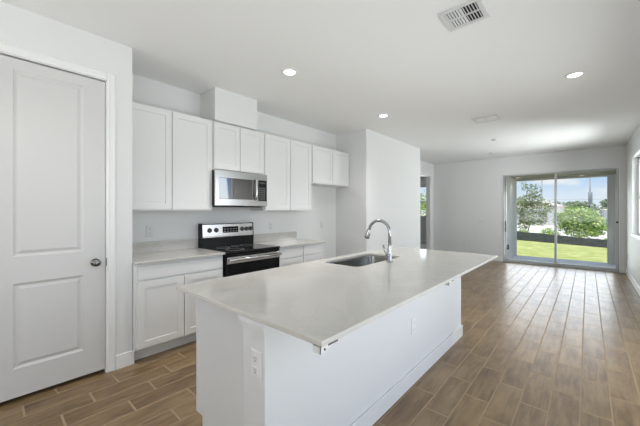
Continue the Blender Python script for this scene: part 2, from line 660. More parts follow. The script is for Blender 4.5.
# casing of the bedroom doorway
m = MB()
for (u0, u1, v0, v1) in ((B1, B1 + 0.06, 0, BH + 0.06), (B0 - 0.06, B0, 0, BH + 0.06), (B0, B1, BH, BH + 0.06)):
    m.rings(u0, u1, v0, v1, [(0, 0.010), (0.003, 0.013), (0.012, 0.016), (0.018, 0.013)], fpx(LX), back=0.0)
m.box(LX - 0.12, LX, B1 - 0.018, B1, 0, BH)
m.box(LX - 0.12, LX, B0, B0 + 0.018, 0, BH)
m.box(LX - 0.12, LX, B0, B1, BH - 0.018, BH)
struct('trim_2', m, m_trim)

# ---- sliding glass door
fr = MB()
g0, g1 = BY + 0.005, BY + 0.115
fr.box(SX0, SX0 + 0.012, g0, g1, 0, SH, 0.003, 1)
fr.box(SX1 - 0.022, SX1, g0, g1, 0, SH, 0.003, 1)
fr.box(SX0 + 0.022, SX1 - 0.022, g0, g1, SH - 0.014, SH, 0.003, 1)
fr.box(SX0 + 0.022, SX1 - 0.022, g0, g1, 0, 0.028, 0.003, 1)
sl = fr.build('door_2', m_alu)
sl['kind'] = 'structure'
def panel(nm, x0, x1, ya, wl, wr):
    p = MB()
    w = 0.036
    p.box(x0, x0 + wl, ya, ya + 0.04, 0.028, SH - 0.014, 0.002, 1)
    p.box(x1 - wr, x1, ya, ya + 0.04, 0.028, SH - 0.014, 0.002, 1)
    p.box(x0 + wl, x1 - wr, ya, ya + 0.04, SH - 0.034, SH - 0.014, 0.002, 1)
    p.box(x0 + wl, x1 - wr, ya, ya + 0.04, 0.028, 0.075, 0.002, 1)
    po = p.build(nm, m_alu, sl)
    q = MB(); q.box(x0 + wl, x1 - wr, ya + 0.017, ya + 0.023, 0.075, SH - 0.034)
    q.build('glass_pane', m_glass, po)
    return po
pl = panel('sliding_panel', SX0 + 0.012, -0.578, BY + 0.015, 0.014, 0.042)
pr = panel('fixed_panel', -0.616, SX1 - 0.022, BY + 0.060, 0.042, 0.020)
h = MB(); h.tube([(SX0 + 0.056, BY + 0.015, 0.82), (SX0 + 0.056, BY - 0.035, 0.84), (SX0 + 0.056, BY - 0.035, 1.06), (SX0 + 0.056, BY + 0.015, 1.08)], 0.011, 10)
h.box(SX0 + 0.04, SX0 + 0.072, BY + 0.008, BY + 0.016, 0.80, 1.10, 0.002, 1)
h.build('pull_handle', m_steel_dark, pl)
h = MB(); h.box(SX1 - 0.046, SX1 - 0.006, BY - 0.012, BY + 0.006, 1.10, 1.135, 0.003, 1)
h.build('latch', m_black, sl)
# slim white return around the opening
m = MB()
m.box(SX0 - 0.016, SX0, BY - 0.006, BY + 0.15, 0, SH + 0.02)
m.box(SX1, SX1 + 0.012, BY - 0.004, BY + 0.15, 0, SH + 0.012)
m.box(SX0, SX1, BY - 0.004, BY + 0.15, SH, SH + 0.012)
struct('trim_3', m, m_trim)

# ---- windows in the right wall, and the bedroom window
def win(nm, along, a, b, z0, z1, at, deep):
    """Single-hung white vinyl window set in a wall; along = 'y' or 'x'."""
    def bx(mm, u0, u1, d0, d1, v0, v1):
        if along == 'y': mm.box(at + d0, at + d1, u0, u1, v0, v1, 0.002, 1)
        else: mm.box(u0, u1, at + d0, at + d1, v0, v1, 0.002, 1)
    f = MB()
    n = max(1, round((b - a) / 1.1))
    w = (b - a) / n
    for i in range(n):
        u0, u1 = a + i * w, a + (i + 1) * w
        for (s0, s1, q0, q1) in ((u0, u0 + 0.045, z0, z1), (u1 - 0.045, u1, z0, z1), (u0 + 0.045, u1 - 0.045, z0, z0 + 0.05), (u0 + 0.045, u1 - 0.045, z1 - 0.045, z1), (u0 + 0.045, u1 - 0.045, (z0 + z1) / 2 - 0.02, (z0 + z1) / 2 + 0.02)):
            bx(f, s0, s1, deep, deep + 0.06, q0, q1)
    fo = f.build(nm, m_trim)
    fo['kind'] = 'structure'
    for i in range(n):
        u0, u1 = a + i * w, a + (i + 1) * w
        for q0, q1 in ((z0 + 0.05, (z0 + z1) / 2 - 0.02), ((z0 + z1) / 2 + 0.02, z1 - 0.045)):
            g = MB()
            bx(g, u0 + 0.045, u1 - 0.045, deep + 0.027, deep + 0.033, q0, q1)
            g.build('window_pane', m_glass, fo)
    s = MB()
    bx(s, a, b, -0.02, deep, z0, z0 + 0.018)
    s.build('window_sill', m_trim, fo)
for i, (a, b, WZ0) in enumerate(WIN):
    win('window_%d' % (3 - i), 'y', a, b, WZ0, WZ1, RX, 0.09)
win('window_4', 'x', BW0, BW1, 1.10, 2.44, 12.6, 0.07)

# ================================================================== KITCHEN
SHAKER = [(0.0, 0.0), (0.0015, 0.0015), (0.060, 0.0015), (0.0625, -0.0055)]
FLATF = [(0.0, 0.0), (0.002, 0.002)]
def shaker(nm, par, u0, u1, v0, v1, fn, mt, prof=SHAKER, th=0.018):
    d = MB()
    d.rings(u0, u1, v0, v1, [(i, q + th) for i, q in prof], fn, back=0.0)
    return d.build(nm, mt, par)

# ---- wall cabinets
UF = -3.318    # carcass front; doors stand 18 mm proud
def wall_cabinet(label, ya, yb, za, zb, doors, group='white shaker wall cabinets'):
    t = thing('wall_cabinet', label, 'cabinet', (KX, (ya + yb) / 2, za), group)
    b = MB(); b.box(KX + 0.001, UF, ya, yb, za, zb, 0.0015, 1)
    b.build('body', m_cab, t)
    for a, c in doors:
        shaker('door', t, a, c, za + 0.012, zb - 0.012, fpx(UF), m_cab)
    return t
g = 0.004
ul = wall_cabinet('tall white wall cabinet beside the pantry wall, left of the microwave', 0.905, 1.817, 1.372, 2.438, [(0.915, 1.346), (1.354, 1.806)])
um = wall_cabinet('short white two-door wall cabinet directly above the microwave', 1.820, 2.567, 1.858, 2.438, [(1.832, 2.184), (2.192, 2.556)])
ur = wall_cabinet('tall white wall cabinet right of the microwave', 2.570, 3.519, 1.372, 2.438, [(2.584, 3.046), (3.056, 3.506)])
uf = wall_cabinet('short white wall cabinet at the far end over the empty fridge space', 3.522, 4.526, 1.815, 2.438, [(3.536, 4.040), (4.052, 4.512)])

# ---- base cabinets
BF = -3.015
def base_cabinet(label, ya, yb, splits, drawers):
    t = thing('base_cabinet', label, 'cabinet', (KX, (ya + yb) / 2, 0), 'white shaker base cabinets')
    b = MB(); b.box(KX + 0.001, BF, ya, yb, 0.115, 0.892, 0.0015, 1)
    b.build('body', m_cab, t)
    b = MB(); b.box(KX + 0.02, BF - 0.085, ya, yb, 0.0, 0.115)
    b.build('toe_kick', m_cab, t)
    for a, c in drawers:
        shaker('drawer', t, a, c, 0.745, 0.868, fpx(BF), m_cab, FLATF)
    for a, c in splits:
        shaker('door', t, a, c, 0.128, 0.728, fpx(BF), m_cab)
    return t
base_cabinet('white base cabinet with one wide drawer, between pantry wall and range', 0.905, 1.778, [(0.930, 1.340), (1.348, 1.764)], [(0.930, 1.764)])
base_cabinet('white base cabinet with two drawers, between range and fridge space', 2.556, 3.455, [(2.570, 3.014), (3.030, 3.442)], [(2.570, 3.014), (3.030, 3.442)])

# ---- kitchen counters with upstands
def counter(label, ya, yb, left_return):
    t = thing('countertop', label, 'countertop', (KX, (ya + yb) / 2, 0.892), 'grey quartz kitchen countertops')
    b = MB(); b.box(KX + 0.001, -2.972, ya, yb, 0.892, 0.914, 0.003, 2)
    b.build('slab', m_quartz, t)
    b = MB(); b.box(KX + 0.001, KX + 0.021, ya, yb, 0.914, 1.030, 0.002, 1)
    if left_return:
        pass
    b.build('backsplash', m_quartz, t)
    return t
counter('grey quartz countertop left of the range, ending at the pantry wall', 0.902, 1.782, True)
counter('short grey quartz countertop right of the range', 2.552, 3.470, False)

# ---- electric range
R0, R1 = 1.787, 2.547
t = thing('electric_range', 'freestanding stainless electric range with black glass cooktop', 'range', (KX, (R0 + R1) / 2, 0))
b = MB(); b.box(KX + 0.02, -2.995, R0, R1, 0.03, 0.895, 0.002, 1)
b.build('body', m_black, t)
for yy in (R0 + 0.05, R1 - 0.05):
    for xx in (-3.52, -3.06):
        b = MB(); b.lathe([(0, 0), (0.018, 0), (0.018, 0.03), (0, 0.03)], Matrix.Translation((xx, yy, 0)), 12); b.build('foot', m_black, t)
b = MB(); b.box(KX + 0.10, -2.945, R0 - 0.001, R1 + 0.001, 0.895, 0.918, 0.006, 3)
ck = b.build('cooktop', m_cooktop, t)
for (xx, yy, r) in ((-3.10, R0 + 0.20, 0.105), (-3.10, R1 - 0.20, 0.09), (-3.36, R0 + 0.20, 0.08), (-3.36, R1 - 0.20, 0.105), (-3.38, (R0 + R1) / 2, 0.05)):
    b = MB()
    b.lathe([(r - 0.003, 0), (r - 0.003, 0.0006), (r, 0.0006), (r, 0)], Matrix.Translation((xx, yy, 0.918)), 40)
    b.build('burner_ring', m_mark, ck)
# backguard
bgm = MB()
prof = [(KX + 0.012, 0.90), (KX + 0.10, 0.90), (KX + 0.100, 1.020), (KX + 0.088, 1.20), (KX + 0.080, 1.205), (KX + 0.012, 1.205)]
bgm.prism(prof, lambda u, v, d: (u, d, v), R0 + 0.012, R1 - 0.012)
bgo = bgm.build('backguard', m_black, t)
pn = MB()
fa = lambda z: KX + 0.100 - 0.012 * (z - 1.02) / 0.18
pn.prism([(fa(1.05), 1.05), (fa(1.05) + 0.006, 1.05), (fa(1.196) + 0.006, 1.196), (fa(1.203), 1.205), (KX + 0.05, 1.208), (KX + 0.05, 1.19), (fa(1.19), 1.19)], lambda u, v, d: (u, d, v), R0 + 0.012, R1 - 0.012)
pn.build('control_panel', m_steel, bgo)
b = MB(); b.box(fa(1.04) , fa(1.04) + 0.0085, R0 + 0.012, R1 - 0.012, 1.035, 1.052, 0.002, 1)
b.build('panel_lip', m_steel, bgo)
for sgn in (R0, R1 - 0.012):
    b = MB(); b.prism([(KX + 0.01, 0.90), (KX + 0.104, 0.90), (KX + 0.106, 1.03), (KX + 0.097, 1.205), (KX + 0.085, 1.212), (KX + 0.01, 1.212)], lambda u, v, d: (u, d, v), sgn, sgn + 0.012)
    b.build('end_cap', m_black, bgo)
dsp = MB(); dsp.box(fa(1.10) + 0.0045, fa(1.10) + 0.0075, R0 + 0.285, R0 + 0.515, 1.085, 1.165, 0.001, 1)
do = dsp.build('display', m_display, bgo)
for i in range(5):
    for j in range(2):
        b = MB(); yy = R0 + 0.305 + i * 0.042; b.box(fa(1.10) + 0.0073, fa(1.10) + 0.0083, yy, yy + 0.02, 1.10 + j * 0.03, 1.107 + j * 0.03)
        b.build('touch_key', m_mark, do)
for yy in (R0 + 0.105, R0 + 0.195, R0 + 0.575, R0 + 0.645, R0 + 0.712):
    k = MB()
    k.lathe([(0, 0), (0.030, 0), (0.030, 0.004), (0.024, 0.006), (0.021, 0.028), (0.017, 0.031), (0, 0.031)], Matrix.Translation((fa(1.125) + 0.004, yy, 1.125)) @ Matrix.Rotation(PI / 2 - 0.07, 4, 'Y'), 20)
    k.box(fa(1.125) + 0.03, fa(1.125) + 0.040, yy - 0.005, yy + 0.005, 1.106, 1.144, 0.002, 1)
    k.build('knob', m_steel_dark, bgo)
# front: trim rail, oven door with towel-bar handle, storage drawer
b = MB(); b.box(-2.995, -2.950, R0 + 0.004, R1 - 0.004, 0.862, 0.893, 0.003, 1)
b.build('vent_trim', m_black, t)
d = MB(); d.box(-2.993, -2.952, R0 + 0.004, R1 - 0.004, 0.225, 0.858, 0.004, 2)
od = d.build('oven_door', m_oven, t)
d = MB(); d.box(-2.9535, -2.946, R0 + 0.006, R1 - 0.006, 0.782, 0.854, 0.002, 1)
d.build('door_band', m_steel, od)
d = MB()
d.tube([(-2.948, R0 + 0.05, 0.826), (-2.905, R0 + 0.05, 0.826)], 0.010, 12)
d.tube([(-2.948, R1 - 0.05, 0.826), (-2.905, R1 - 0.05, 0.826)], 0.010, 12)
d.tube([(-2.905, R0 + 0.015, 0.826), (-2.905, R1 - 0.015, 0.826)], 0.0135, 16)
d.build('handle', m_steel, od)
d = MB(); d.box(-2.993, -2.955, R0 + 0.004, R1 - 0.004, 0.045, 0.218, 0.004, 2)
d.build('storage_drawer', m_steel, t)

# ---- over-the-range microwave
M0, M1, MZ0, MZ1 = 1.800, 2.552, 1.428, 1.850
MF = -3.215
t = thing('microwave', 'stainless over-the-range microwave under the short wall cabinet', 'microwave', (KX, (M0 + M1) / 2, MZ0))
b = MB(); b.box(KX + 0.003, MF - 0.025, M0 + 0.002, M1 - 0.002, MZ0, MZ1 - 0.002, 0.003, 1)
b.build('body', m_black, t)
b = MB(); b.box(KX + 0.08, MF - 0.06, M0 + 0.06, M1 - 0.06, MZ0 - 0.012, MZ0, 0.003, 1)
b.build('vent_base', m_black, t)
DYE = M0 + 0.600
d = MB()
fm = fpx(MF - 0.024)
d.rings(M0, DYE, MZ0 + 0.004, MZ1 - 0.002, [(0, 0.021), (0.003, 0.024)], fm, back=0.0)
md = d.build('door', m_steel, t)
d = MB(); d.rings(M0 + 0.045, DYE - 0.020, MZ0 + 0.082, MZ1 - 0.085, [(0, 0.001), (0.004, 0.002)], fpx(MF - 0.0005), back=-0.003)
d.build('window', m_mw_glass, md)
d = MB()
hy = DYE - 0.045
d.tube([(MF, hy, MZ0 + 0.085), (MF + 0.028, hy, MZ0 + 0.095), (MF + 0.038, hy, MZ0 + 0.14), (MF + 0.040, hy, (MZ0 + MZ1) / 2), (MF + 0.038, hy, MZ1 - 0.14), (MF + 0.028, hy, MZ1 - 0.095), (MF, hy, MZ1 - 0.085)], 0.012, 12)
d.build('handle', m_steel, md)
d = MB(); d.rings(DYE + 0.003, M1, MZ0 + 0.004, MZ1 - 0.002, [(0, 0.021), (0.003, 0.024)], fm, back=0.0)
cp = d.build('control_panel', m_steel, t)
d = MB(); d.rings(DYE + 0.006, M1 - 0.010, MZ0 + 0.070, MZ1 - 0.080, [(0, 0.001), (0.003, 0.002)], fpx(MF - 0.0005), back=-0.003)
kp = d.build('keypad', m_display, cp)
for i in range(3):
    for j in range(6):
        d = MB(); yy = DYE + 0.022 + i * 0.036; zz = MZ0 + 0.095 + j * 0.028
        d.box(MF + 0.001, MF + 0.0024, yy, yy + 0.016, zz, zz + 0.007)
        d.build('key', m_mark, kp)
d = MB(); d.box(MF + 0.001, MF + 0.0024, DYE + 0.03, M1 - 0.035, MZ1 - 0.125, MZ1 - 0.105); d.build('clock_display', m_steel_dark, kp)

# ================================================================== ISLAND
I0, I1 = 0.787, 3.512          # worktop ends
IX0, IX1 = -1.867, -0.692      # worktop sides
WX = -1.040                    # knee wall face (towards living room)
TOPZ, THK = 0.914, 0.021
t = thing('kitchen_island', 'long white kitchen island with panelled base under grey worktop', 'island', (-1.44, 2.15, 0))
b = MB()
zt_ = TOPZ - THK - 0.001
b.box(-1.845, -1.20, 0.902, 1.93, 0.112, zt_, 0.0015, 1)
b.box(-1.845, -1.20, 2.89, 3.490, 0.112, zt_, 0.0015, 1)
b.box(-1.845, -1.20, 1.93, 2.89, 0.112, 0.60)
b.box(-1.845, -1.82, 1.93, 2.89, 0.60, zt_)
b.box(-1.25, -1.20, 1.93, 2.89, 0.60, zt_)
b.build('cabinet_body', m_island, t)
b = MB(); b.box(-1.768, -1.20, 0.904, 3.488, 0.0, 0.112)
b.build('toe_kick', m_island, t)
b = MB(); b.box(-1.20, WX, 0.812, 3.500, 0.0, TOPZ - THK - 0.001, 0.003, 2)
b.build('knee_wall', m_island, t)
b = MB()
for (o, z0_, z1_) in ((0.011, 0.840, 0.864), (0.024, 0.864, TOPZ - THK - 0.001)):
    b.box(-1.20 - 0.004, WX + o, 0.812 - o, 3.500 + 0.004, z0_, z1_, 0.003, 2)
b.build('cap_moulding', m_island, t)
b = MB()
b.box(WX, WX + 0.014, 0.798, 3.514, 0, 0.118, 0.004, 2)
b.box(-1.20, WX, 0.798, 0.812, 0, 0.118, 0.004, 2)
b.box(-1.20, WX, 3.500, 3.514, 0, 0.118, 0.004, 2)
b.build('baseboard', m_island, t)
yy = 0.915
for wd in (0.60, 0.46, 0.46, 0.60, 0.44):
    shaker('door', t, yy, yy + wd - 0.006, 0.128, 0.728, fnx(-1.845), m_island)
    shaker('drawer', t, yy, yy + wd - 0.006, 0.745, 0.868, fnx(-1.845), m_island, FLATF)
    yy += wd

# worktop with sink cut-out
SKX0, SKX1, SKY0, SKY1 = -1.765, -1.390, 2.020, 2.800
def rrect(x0, x1, y0, y1, r, n=6):
    pts = []
    for cx, cy, a0 in ((x1 - r, y1 - r, 0), (x0 + r, y1 - r, 90), (x0 + r, y0 + r, 180), (x1 - r, y0 + r, 270)):
        for i in range(n + 1):
            a = math.radians(a0 + 90 * i / n)
            pts.append((cx + r * math.cos(a), cy + r * math.sin(a)))
    return pts
def holed_slab(outer, inner, z0, z1, bev):
    t = bmesh.new()
    def loop(pts, z):
        vs = [t.verts.new((x, y, z)) for x, y in pts]
        return [t.edges.new((vs[i], vs[(i + 1) % len(vs)])) for i in range(len(vs))], vs
    eo, vo = loop(outer, z1)
    ei, vi = loop(inner, z1)
    bmesh.ops.triangle_fill(t, edges=eo + ei, use_beauty=True)
    top = t.faces[:]
    r = bmesh.ops.extrude_face_region(t, geom=top)
    vs = [v for v in r['geom'] if isinstance(v, bmesh.types.BMVert)]
    bmesh.ops.translate(t, vec=(0, 0, z0 - z1), verts=vs)
    bmesh.ops.recalc_face_normals(t, faces=t.faces)
    es = []
    for e_ in t.edges:
        if len(e_.link_faces) == 2 and e_.calc_face_angle() > 1.0:
            es.append(e_)
    bmesh.ops.bevel(t, geom=es, offset=bev, segments=2, affect='EDGES', profile=0.5)
    return t
wt = thing('island_countertop', 'long polished grey quartz worktop overhanging the white island', 'countertop', (-1.28, 2.15, TOPZ - THK))
b = MB()
b.add(holed_slab([(IX0, I0), (IX1, I0), (IX1, I1), (IX0, I1)], rrect(SKX0, SKX1, SKY0, SKY1, 0.06), TOPZ - THK, TOPZ, 0.002))
b.build('slab', m_quartz, wt)
for yb in (I0 + 0.004, 2.10):
    b = MB()
    zb = TOPZ - THK
    # small angle clip: flange under the slab, tapered cheek along the edge, end plate
    b.box(IX1 - 0.045, IX1 - 0.006, yb, yb + 0.115, zb - 0.004, zb)
    b.prism([(yb, zb), (yb, zb - 0.029), (yb + 0.018, zb - 0.029), (yb + 0.060, zb - 0.016), (yb + 0.110, zb - 0.004), (yb + 0.110, zb)], lambda u, v, d: (d, u, v), IX1 - 0.012, IX1 - 0.007)
    b.box(IX1 - 0.045, IX1 - 0.006, yb, yb + 0.004, zb - 0.029, zb)
    sb = b.build('support_bracket', m_plastic, wt)
    b = MB(); b.box(IX1 - 0.0075, IX1 - 0.0055, yb + 0.040, yb + 0.095, zb - 0.010, zb - 0.001); b.build('bracket_slot', m_steel_dark, sb)
    b = MB(); b.tube([(IX1 - 0.0075, yb + 0.020, zb - 0.016), (IX1 - 0.0040, yb + 0.020, zb - 0.016)], 0.004, 10); b.build('screw', m_steel_dark, sb)

# undermount sink
t = thing('sink', 'undermount stainless single bowl sink set in island worktop', 'sink', ((SKX0 + SKX1) / 2, (SKY0 + SKY1) / 2, TOPZ - THK - 0.22))
def bowl():
    tm = bmesh.new()
    zt = TOPZ - THK - 0.0005
    specs = [(0.03, zt), (-0.004, zt), (-0.002, zt - 0.012), (0.006, zt - 0.185), (0.020, zt - 0.205), (0.05, zt - 0.212)]
    specs[0] = (-0.028, zt)
    rs = []
    for ins, z in specs:
        r = max(0.02, 0.062 - ins)
        rs.append([tm.verts.new((x, y, z)) for x, y in rrect(SKX0 + ins, SKX1 - ins, SKY0 + ins, SKY1 - ins, r)])
    k = len(rs[0])
    for a, b_ in zip(rs, rs[1:]):
        for i in range(k):
            tm.faces.new((a[i], a[(i + 1) % k], b_[(i + 1) % k], b_[i])).smooth = True
    tm.faces.new(rs[-1])
    return tm
b = MB(); b.add(bowl())
bo = b.build('bowl', m_sink, t)
md_ = bo.modifiers.new('Solidify', 'SOLIDIFY'); md_.thickness = 0.0015; md_.offset = -1
b = MB(); b.lathe([(0, 0.001), (0.020, 0.001), (0.026, 0.004), (0.042, 0.004), (0.045, 0.0005)], Matrix.Translation(((SKX0 + SKX1) / 2, (SKY0 + SKY1) / 2, TOPZ - THK - 0.2125)), 28)
b.build('drain', m_steel, t)

# faucet
FXX, FYY = -1.312, 2.405
t = thing('faucet', 'brushed gooseneck pull-down faucet standing beside the island sink', 'faucet', (FXX, FYY, TOPZ))
b = MB()
b.lathe([(0, 0), (0.030, 0), (0.031, 0.006), (0.025, 0.012), (0.0205, 0.018), (0.0190, 0.10), (0.0165, 0.14), (0.0150, 0.17), (0, 0.17)], Matrix.Translation((FXX, FYY, TOPZ)), 28)
b.build('body', m_chrome, t)
pts = [(FXX, FYY, TOPZ + 0.15), (FXX, FYY, TOPZ + 0.26)]
R = 0.107
for i in range(1, 19):
    a = PI * i / 18 * 0.93
    pts.append((FXX - R + R * math.cos(a), FYY, TOPZ + 0.26 + R * math.sin(a)))
b = MB(); b.tube(pts, 0.0135, 16)
b.build('spout', m_chrome, t)
e0, e1 = Vector(pts[-2]), Vector(pts[-1])
dv = (e1 - e0).normalized()
b = MB(); b.tube([e1 - dv * 0.004, e1 + dv * 0.010, e1 + dv * 0.06, e1 + dv * 0.085, e1 + dv * 0.088], [0.0155, 0.019, 0.0215, 0.0245, 0.021], 20)
sh = b.build('spray_head', m_chrome, t)
b = MB(); b.tube([e1 + dv * 0.05 + Vector((0.017, 0, 0.0)), e1 + dv * 0.05 + Vector((0.022, 0, 0))], 0.008, 10)
b.build('spray_button', m_black, sh)
b = MB()
hz = TOPZ + 0.060
b.tube([(FXX, FYY, hz), (FXX - 0.005, FYY - 0.043, hz + 0.004)], 0.0165, 16)
b.tube([(FXX - 0.005, FYY - 0.036, hz + 0.004), (FXX - 0.020, FYY - 0.050, hz + 0.045), (FXX - 0.030, FYY - 0.060, hz + 0.095)], [0.010, 0.0085, 0.0095], 12)
b.build('lever_handle', m_chrome, t)

# ================================================================== OUTLETS AND SWITCHES
def outlet(label, loc, rz, w=0.072, h=0.116, kind='outlet', group='white wall outlets'):
    """Cover plate in the local XZ plane looking along -Y, centred on the origin."""
    t = thing('wall_' + kind, label, kind, loc, group, rz)
    b = MB()
    b.rings(-w / 2, w / 2, -h / 2, h / 2, [(0, 0.003), (0.004, 0.006)], lambda u, v, d: (u, -d, v), back=0.0)
    b.build('cover_plate', m_plastic, t, True)
    if kind == 'outlet':
        for s_ in (-1, 1):
            zc = s_ * h * 0.21
            r = MB(); r.rings(-w * 0.23, w * 0.23, zc - h * 0.13, zc + h * 0.13, [(0, 0.007), (0.002, 0.008)], lambda u, v, d: (u, -d, v), back=0.005)
            ro = r.build('socket', m_plastic, t, True)
            q = MB()
            for x_ in (-w * 0.09, w * 0.07):
                q.box(x_, x_ + 0.002, -0.0085, -0.0078, zc - 0.001, zc + 0.009)
            q.box(-0.003, 0.003, -0.0085, -0.0078, zc - 0.011, zc - 0.006)
            q.build('slots', m_slot, ro, True)
    else:
        r = MB(); r.rings(-w * 0.24, w * 0.24, -h * 0.29, h * 0.29, [(0, 0.007), (0.003, 0.009)], lambda u, v, d: (u, -d, v), back=0.005)
        r.build('rocker', m_plastic, t, True)
    return t
outlet('white outlet on the wall above the left countertop near the pantry wall', (KX + 0.0005, 1.240, 1.147), PI / 2, 0.075, 0.122)
outlet('white outlet on the wall just right of the range', (KX + 0.0005, 2.945, 1.139), PI / 2)
outlet('white outlet low in the empty fridge space wall', (KX + 0.0005, 4.125, 1.12), PI / 2)
outlet('white outlet on the narrow end post of the island', (-1.097, 0.8115, 0.690), 0, 0.075, 0.122)
outlet('white outlet in the middle of the long island side', (WX + 0.0005, 2.29, 0.455), PI / 2, 0.078, 0.130)
outlet('white outlet low on the grey back wall behind the worktop end', (-2.72, BY - 0.0005, 0.42), 0)
outlet('white outlet low on the right wall near the glass door', (RX - 0.0005, 9.10, 0.40), -PI / 2)
outlet('white light switch on the grey back wall left of glass door', (-2.24, BY - 0.0005, 1.10), 0, 0.20, 0.116, 'switch', None)

# ================================================================== CEILING FITTINGS
def downlight(label, loc, r=0.075, warm=False, group='round recessed ceiling lights', power=150):
    t = thing('recessed_light', label, 'ceiling light', loc, group)
    b = MB(); b.lathe([(r * 0.80, 0), (r * 0.80, -0.006), (r * 0.84, -0.010), (r * 1.12, -0.006), (r * 1.16, -0.0015), (r * 1.16, 0)], None, 36)
    b.build('trim_ring', m_trim, t, True)
    b = MB(); b.lathe([(0, -0.0068), (r * 0.5, -0.0064), (r * 0.80, -0.004), (r * 0.80, 0), (0, 0)], None, 36)
    b.build('diffuser', m_lamp_warm if warm else m_lamp, t, True)
    if power:
        d = bpy.data.lights.new('lamp_glow', 'SPOT')
        d.spot_size = math.radians(112); d.spot_blend = 1.0; d.shadow_soft_size = r * 0.8
        d.energy = power; d.color = (1.0, 0.975, 0.94)
        lo = bpy.data.objects.new('lamp_glow', d); C.objects.link(lo); lo.parent = t; lo.location = (0, 0, -0.016)
    return t
downlight('lit round recessed ceiling light nearest the duct chase above the range', (-2.335, 2.15, CH))
downlight('lit round recessed ceiling light in front of the fridge alcove end wall', (-2.335, 4.08, CH), power=85)
downlight('lit round recessed ceiling light near the right wall', (-0.105, 4.215, CH))
downlight('round recessed ceiling light over the near end of the kitchen aisle', (-2.335, 0.22, CH), power=35)

def register(label, loc, w=0.285, wy=0.285, closed=False):
    t = thing('ceiling_vent', label, 'vent', loc, 'ceiling air vents')
    f = MB()
    bw = 0.034
    th = -0.012 if closed else -0.010
    def fz(x0, x1, y0, y1):
        f.box(x0, x1, y0, y1, th, 0, 0.002 if closed else 0.003, 1)
    a, c = w / 2, wy / 2
    fz(-a, a, -c, -c + bw); fz(-a, a, c - bw, c); fz(-a, -a + bw, -c + bw, c - bw); fz(a - bw, a, -c + bw, c - bw)
    fz(-0.009, 0.009, -c + bw, c - bw)
    if not closed:
        fz(-a + bw, -0.009, -0.007, 0.007); fz(0.009, a - bw, -0.007, 0.007)
    f.build('frame', m_plastic, t, True)
    if closed:
        for s0, s1 in ((-a + bw, -0.009), (0.009, a - bw)):
            k = MB(); k.box(s0, s1, -c + bw, c - bw, -0.0045, -0.0005); k.build('damper_blade', m_ceil, t, True)
        return t
    k = MB(); k.box(-a + bw, a - bw, -c + bw, c - bw, -0.0012, -0.0004)
    k.build('duct_opening', m_dark, t, True)
    n = 5
    for side in (-1, 1):
        for row in (-1, 1):
            y0_, y1_ = (0.007, c - bw) if row > 0 else (-c + bw, -0.007)
            for i in range(n):
                xc = side * (0.009 + (i + 0.5) * (a - bw - 0.009) / n)
                s = MB()
                # curved blade tilted away from the middle
                prof = [(-0.0045 * side, -0.0015), (-0.0035 * side, -0.0055), (0.0005 * side, -0.0090), (0.0060 * side, -0.0108), (0.0060 * side, -0.0098), (0.0013 * side, -0.0080), (-0.0025 * side, -0.0048), (-0.0033 * side, -0.0015)]
                s.prism([(xc + u, v) for u, v in prof], lambda u, v, d: (u, d, v), y0_, y1_)
                s.build('louver', m_plastic, t, True)
    return t
register('square white louvered ceiling vent above the island', (-0.690, 2.385, CH))
register('faint white flush two-panel ceiling vent further back, beyond the island', (-1.20, 5.315, CH), 0.36, 0.31, True)

def detector(label, loc, r=0.055):
    t = thing('smoke_detector', label, 'smoke detector', loc, 'small round ceiling detectors')
    b = MB(); b.lathe([(0, -0.030), (r * 0.55, -0.029), (r * 0.8, -0.024), (r * 0.95, -0.012), (r, 0), (0, 0)], None, 28)
    b.build('housing', m_plastic, t, True)
    b = MB(); b.lathe([(r * 0.72, -0.0265), (r * 0.74, -0.030), (r * 0.80, -0.029), (r * 0.82, -0.0235)], None, 28)
    b.build('sensor_ring', m_mark, t, True)
    return t
detector('small round ceiling detector midway between vent and back wall', (-1.42, 6.90, CH), 0.05)
detector('small round ceiling detector close to the back wall', (-1.80, 8.49, CH), 0.065)

# ================================================================== OUTSIDE
LZ = -0.03
m = MB(); m.box(-2.0, 1.6, BY + 0.155, 11.25, LZ - 0.12, LZ, 0.004, 1)
struct('floor_lanai', m, m_slab)
m = MB()
m.box(-2.09, -1.68, BY + 0.155, 11.25, LZ, 2.62)
m.box(0.388, 0.75, 11.06, 11.25, LZ, 2.62)
m.box(0.545, 0.75, BY + 0.155, 11.06, LZ, 2.62)  # unseen side wall, added to keep sky light off the pillar
m.box(-1.68, 0.388, 11.06, 11.25, 2.295, 2.62)
struct('wall_lanai', m, m_stucco)
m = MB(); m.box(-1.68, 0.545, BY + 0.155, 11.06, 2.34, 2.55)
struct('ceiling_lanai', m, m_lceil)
downlight('warm recessed light under the lanai ceiling at its left wall', (-1.52, 10.40, 2.339), 0.06, True, 'warm lanai ceiling lights', 8)
downlight('warm recessed light under the lanai ceiling, right half of glass door', (-0.125, 10.90, 2.339), 0.06, True, 'warm lanai ceiling lights', 8)
t = thing('outdoor_outlet', 'dark weatherproof outlet box on the left lanai wall', 'outlet', (-1.68, 9.73, 0.36))
b = MB(); b.box(-1.68, -1.655, 9.685, 9.775, 0.29, 0.44, 0.004, 2); bo = b.build('box', m_pole_box, t)
b = MB(); b.box(-1.655, -1.635, 9.69, 9.77, 0.30, 0.43, 0.006, 2); b.build('cover', m_steel_dark, t)

